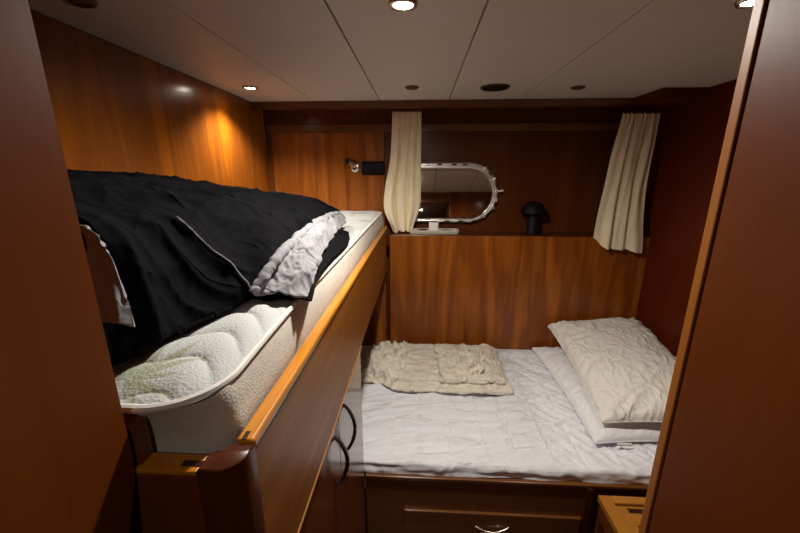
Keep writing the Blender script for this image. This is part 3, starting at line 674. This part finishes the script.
# pane leaning back a little with the hull
gl = MB(); rings = []
TL = .16
def lean(pts, dy): return [(x, y+dy+(z-PZ)*TL, z) for x, y, z in pts]
gl.loft([lean(stadium(PR-.0315, 2.092), 0), lean(stadium(PR-.0315, 2.092), .003)], True, True)
gl.build('glass', M['glass'], t)
def clamp(x, z, a):
    b = MB(); c_, s_ = math.cos(a), math.sin(a)
    b.cyl_dir((x-.010*c_, 2.080, z-.010*s_), (x+.010*c_, 2.080, z+.010*s_), .0055)
    b.cyl((x, 2.084, z), .0075, .012, 'Y', 16, bev=.001)
    return b
for x, z, a in ((.035, PZ+PR-.008, 0), (.06, PZ+PR-.008, 0), (.165, PZ+PR-.008, 0), (.215, PZ+PR-.008, 0), (PX1+.085, PZ+.135, .9), (PX1+.140, PZ+.078, .9),
                (PX1+.159, PZ-.036, 1.57), (PX1+.142, PZ-.078, 2.2), (PX1+.09, PZ-.13, 2.6), (PX1+.01, PZ-PR+.008, 0), (.20, PZ-PR+.008, 0), (.12, PZ-PR+.008, 0)):
    clamp(x, z, a).build('clamp', M['chrome'], t, True)
for x, z, a in ((.048, PZ+PR-.009, 0), (.11, PZ+PR-.009, 0), (.190, PZ+PR-.009, 0), (.25, PZ+PR-.009, 0), (PX1+.115, PZ+.108, -.78), (PX1+.153, PZ+.045, -1.2), (PX1+.155, PZ-.05, 1.2), (PX1+.115, PZ-.108, .78), (PX1+.04, PZ-PR+.012, .2), (.24, PZ-PR+.009, 0), (.16, PZ-PR+.009, 0)):
    MB().tube([(x-.013*math.cos(a), 2.0845, z-.013*math.sin(a)), (x+.013*math.cos(a), 2.0845, z+.013*math.sin(a))], .0045, 8).build('dark_reflection', M['black2'], t, True)  # short black bars stand in for dark reflections on the chrome ring
MB().cyl_dir((PX1+.150, 2.078, PZ+.012), (PX1+.192, 2.072, PZ+.016), .004, .006).cyl((PX1+.160, 2.080, PZ+.012), .009, .016, 'Y', 16, bev=.002).build('latch', M['chrome'], t, True)

# ================================================================== READING LAMP, SOCKETS
t = thing('reading_lamp', 'small chrome swivel reading lamp on the back wall above the upper bunk', 'wall lamp', (-.38, 2.112, 1.61))
MB().lathe((-.372, 2.1118, 1.632), [(0, .012), (.016, .012), (.024, .009), (.029, .003), (.029, 0)], axis='Y').build('base', M['satin'], t, True)
MB().cyl_dir((-.374, 2.102, 1.636), (-.386, 2.086, 1.648), .006).build('swivel_joint', M['chrome'], t, True)
MB().cyl_dir((-.372, 2.098, 1.654), (-.408, 2.058, 1.664), .020, .024).build('head', M['satin'], t, True)
MB().cyl_dir((-.4081, 2.0579, 1.66401), (-.4095, 2.0563, 1.6644), .019, .019).build('lens', M['black2'], t, True)
t = thing('socket_panel', 'black double socket plate on the back wall right of the reading lamp', 'socket', (-.268, 2.105, 1.59))
MB().box(-.333, -.203, 2.1045, 2.1118, 1.590, 1.665, .010, 4).build('plate', M['black'], t, True)
for k in range(2):
    MB().box(-.322+.058*k, -.270+.058*k, 2.102, 2.1044, 1.603, 1.652, .003).build('socket', M['black'], t, True)
for k in range(2):
    MB().cyl((-.327+.118*k, 2.1035, 1.628), .0022, .002, 'Y', 12).build('screw', M['satin'], t, True)

# ================================================================== LEDGE THINGS
LZ = 1.267
t = thing('woven_tray', 'small white woven tray on the ledge below the porthole', 'tray', (.08, 2.03, LZ))
def trr(inset, z): return rrect(-.055, .225, 1.980, 2.068, .018, inset, z, 6)
MB().loft([trr(.006, LZ+.0005), trr(.002, LZ+.010), trr(.0, LZ+.020), trr(.001, LZ+.022), trr(.005, LZ+.022), trr(.006, LZ+.019), trr(.009, LZ+.010), trr(.012, LZ+.004)], True, True).build('tray_body', M['tray'], t, True)
o = MB().box(.055, .108, 2.010, 2.045, LZ+.0045, LZ+.062, .004, 3).build('power_adapter', M['white_plastic'], None, True)
tag(o, 'white cube power adapter standing in the woven tray', 'charger')
for k, lab in enumerate(('black cable coiled in the woven tray in front of the adapter', 'thin grey cable looped at the right end of the woven tray')):
    cx, cy = ((.02, 2.025), (.155, 2.025))[k]; n = 60
    pts = [(cx+(.042-.0003*i)*math.cos(i*.36+k), cy+(.020-.0001*i)*math.sin(i*.36+k), LZ+.0085+.0002*i+.002*nz(i*.3, k)) for i in range(n)]
    mb = MB().tube(pts, .0026, 6)
    if k == 0: o = mb.build('cable', M['black'], None, True)
    else: o = mb.build('cable', plain('grey_cable', (.2, .18, .16), .5), None, True)
    tag(o, lab, 'cable')
t = thing('mushroom_lamp', 'black mushroom-shaped lamp with domed cap standing on the ledge', 'lamp', (.645, 2.045, LZ))
MB().lathe((.640, 2.05, LZ), [(0, .0005), (.036, .0005), (.037, .004), (.033, .010), (.032, .115), (.030, .120), (0, .120)]).build('stem', M['black'], t, True)
MB().lathe((.636, 2.05, LZ), [(.030, .120), (.060, .112), (.068, .118), (.066, .134), (.056, .155), (.036, .172), (.015, .180), (0, .181)]).build('cap', M['black'], t, True)

# ================================================================== NIGHTSTAND (right foreground)
t = thing('bedside_cabinet', 'low wooden bedside cabinet with golden fiddled top beside the lower bed', 'cabinet', (.9, .75, 0))
MB().box(.640, 1.249, .480, 1.028, 0, .495, .002).build('body', M['wood_door'], t)
MB().box(.648, 1.249, .488, 1.020, .4952, .508).build('top_panel', M['teak_x'], t)
MB().box(.632, .672, .472, 1.030, .4952, .520, .003).build('side_fiddle', M['teak_y'], t)
MB().box(.6722, 1.249, .9995, 1.030, .4952, .520, .003).build('back_fiddle', M['teak_x'], t)
MB().box(.6722, 1.249, .472, .5025, .4952, .520, .003).build('front_fiddle', M['teak_x'], t)
MB().box(.710, 1.10, .975, .990, .5082, .5105).build('inlay', M['dark_inlay'], t)
MB().box(.710, .722, .560, .930, .5082, .5105).build('inlay', M['dark_inlay'], t)
MB().box(.6365, .6398, .50, 1.005, .06, .44, .001).build('side_panel', M['dark_wood'], t)
